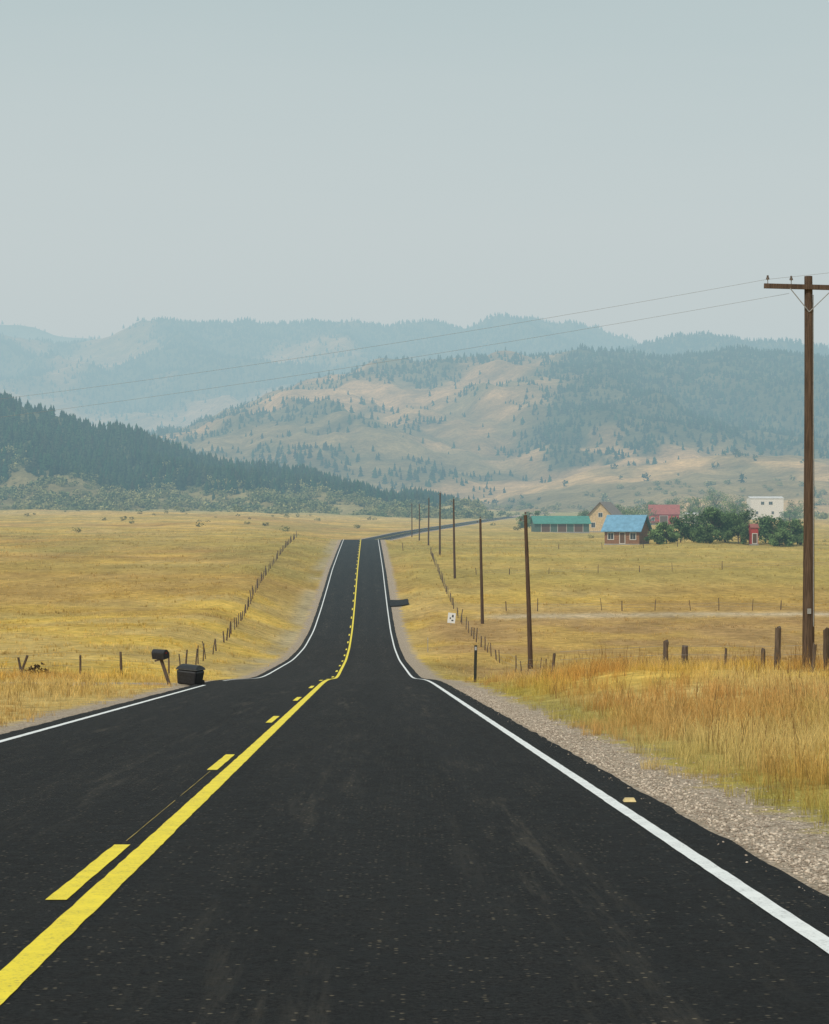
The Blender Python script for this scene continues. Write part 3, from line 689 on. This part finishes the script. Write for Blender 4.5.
k6=grass('prairie_grass',.3,230,480,-115,115,T_far,.5,.9,seedn=5,thr=.5)
k7=grass('dry_weed_stems',1.6,14,68,4.6,20,T_stem,.8,1.25,tint=((.30,.17,.07),.0,.85),seedn=6,thr=.4)
k8=grass('dry_weed_stems',.8,28,76,-20,-4.6,T_stem,.7,1.1,tint=((.30,.17,.07),.0,.85),seedn=7,thr=.45)
print('grass',k1,k2,k3,k4,k5,k6,k7,k8)

# gravel pebbles
def pebble(seed):
    r=np.random.default_rng(seed);t=(1+5**.5)/2
    v=np.array([(-1,t,0),(1,t,0),(-1,-t,0),(1,-t,0),(0,-1,t),(0,1,t),(0,-1,-t),(0,1,-t),(t,0,-1),(t,0,1),(-t,0,-1),(-t,0,1)])/1.9
    v=v*r.uniform(.75,1.25,(12,1))*np.array([1,.8,.6])
    f=np.array([(0,11,5),(0,5,1),(0,1,7),(0,7,10),(0,10,11),(1,5,9),(5,11,4),(11,10,2),(10,7,6),(7,1,8),(3,9,4),(3,4,2),(3,2,6),(3,6,8),(3,8,9),(4,9,5),(2,4,11),(6,2,10),(8,6,7),(9,8,1)])
    return v,f,np.ones(12)
k=15000;y=9+51*rng.random(k)**1.5;u=4.06+np.abs(rng.normal(0,.42,k))+.05;onr=rng.random(k)<.008;u=np.where(onr,3.85+rng.random(k)*.12,u)
x=u+XC(y);s=.005+.011*rng.random(k)**3*1.6;s=np.where(onr,s*.6,s)
gc=lerp(np.array([.22,.17,.13]),np.array([.66,.55,.44]),rng.random(k))
scatter('gravel',[pebble(i) for i in range(5)],np.stack([x,y,np.where(onr,RZ(y)+.003,ground_h(x,y)+.004)],-1),s,s,rng.uniform(0,6,k),gc,attrmat('gravel_stone',.9,60,.3))

# ---------------------------------------------------------------- smoke haze box; its emission stands in for light the smoke would scatter
b=B();b.box((0,5000,230),(15000,9700,660))
hz=bpy.data.materials.new('glowing_haze');hz.use_nodes=True;nt=hz.node_tree;nt.nodes.clear()
o=N(nt,'ShaderNodeOutputMaterial')
sg=(.00024,.00034,.00039);Lh=(.49,.585,.60);den=.001
va=N(nt,'ShaderNodeVolumeAbsorption');va.inputs['Color'].default_value=tuple(1-s_/den for s_ in sg)+(1,);va.inputs['Density'].default_value=den
em=N(nt,'ShaderNodeEmission');em.inputs['Color'].default_value=tuple(s_*l_/1e-3 for s_,l_ in zip(sg,Lh))+(1,);em.inputs['Strength'].default_value=1e-3
ad=N(nt,'ShaderNodeAddShader');nt.links.new(va.outputs[0],ad.inputs[0]);nt.links.new(em.outputs[0],ad.inputs[1]);nt.links.new(ad.outputs[0],o.inputs['Volume'])
b.obj('haze',[hz])

# ---------------------------------------------------------------- world + sun
el=math.radians(48);az=math.radians(215)
S=Vector((math.sin(az)*math.cos(el),math.cos(az)*math.cos(el),math.sin(el)))
w=bpy.data.worlds.new('World');scene.world=w;w.use_nodes=True;nt=w.node_tree;nt.nodes.clear()
o=N(nt,'ShaderNodeOutputWorld');bg=N(nt,'ShaderNodeBackground');bg.inputs['Strength'].default_value=.1
sk=N(nt,'ShaderNodeTexSky',sky_type='NISHITA');sk.sun_disc=False;sk.sun_elevation=el;sk.sun_rotation=az;sk.dust_density=4
tc=N(nt,'ShaderNodeTexCoord');sp=N(nt,'ShaderNodeSeparateXYZ');nt.links.new(tc.outputs['Generated'],sp.inputs[0])
nz=mr(nt,noise_node(nt,1.6,4,scaled(nt,tc.outputs['Generated'],(2,2,14))),.3,.7,-.025,.025)
zf=mth(nt,'ADD',mr(nt,sp.outputs['Z'],0,.3,0,1),nz)
cr=N(nt,'ShaderNodeValToRGB');nt.links.new(zf,cr.inputs[0])
e=cr.color_ramp.elements;e[0].position=0;e[0].color=(.74,.75,.72,1);e[1].position=1;e[1].color=(.42,.52,.53,1)
q=cr.color_ramp.elements.new(.45);q.color=(.66,.71,.70,1)
sc=N(nt,'ShaderNodeVectorMath',operation='SCALE');nt.links.new(cr.outputs[0],sc.inputs[0]);sc.inputs['Scale'].default_value=10
mx=mixc(nt,.94,sk.outputs[0],sc.outputs[0]);nt.links.new(mx,bg.inputs[0]);nt.links.new(bg.outputs[0],o.inputs[0])
sl=bpy.data.lights.new('sun','SUN');sl.energy=2.7;sl.angle=math.radians(10);sl.color=(1,.94,.84)
so=bpy.data.objects.new('sun',sl);scene.collection.objects.link(so);so.rotation_euler=S.to_track_quat('Z','Y').to_euler();so.location=(0,0,50)

cd=bpy.data.cameras.new('camera');cam=bpy.data.objects.new('camera',cd);scene.collection.objects.link(cam)
cam.location=(0,0,0);cam.rotation_euler=(math.radians(90),0,0)
cd.sensor_fit='VERTICAL';cd.sensor_height=24;cd.lens=24*2000/1024;cd.clip_end=20000;cd.clip_start=.1
scene.camera=cam
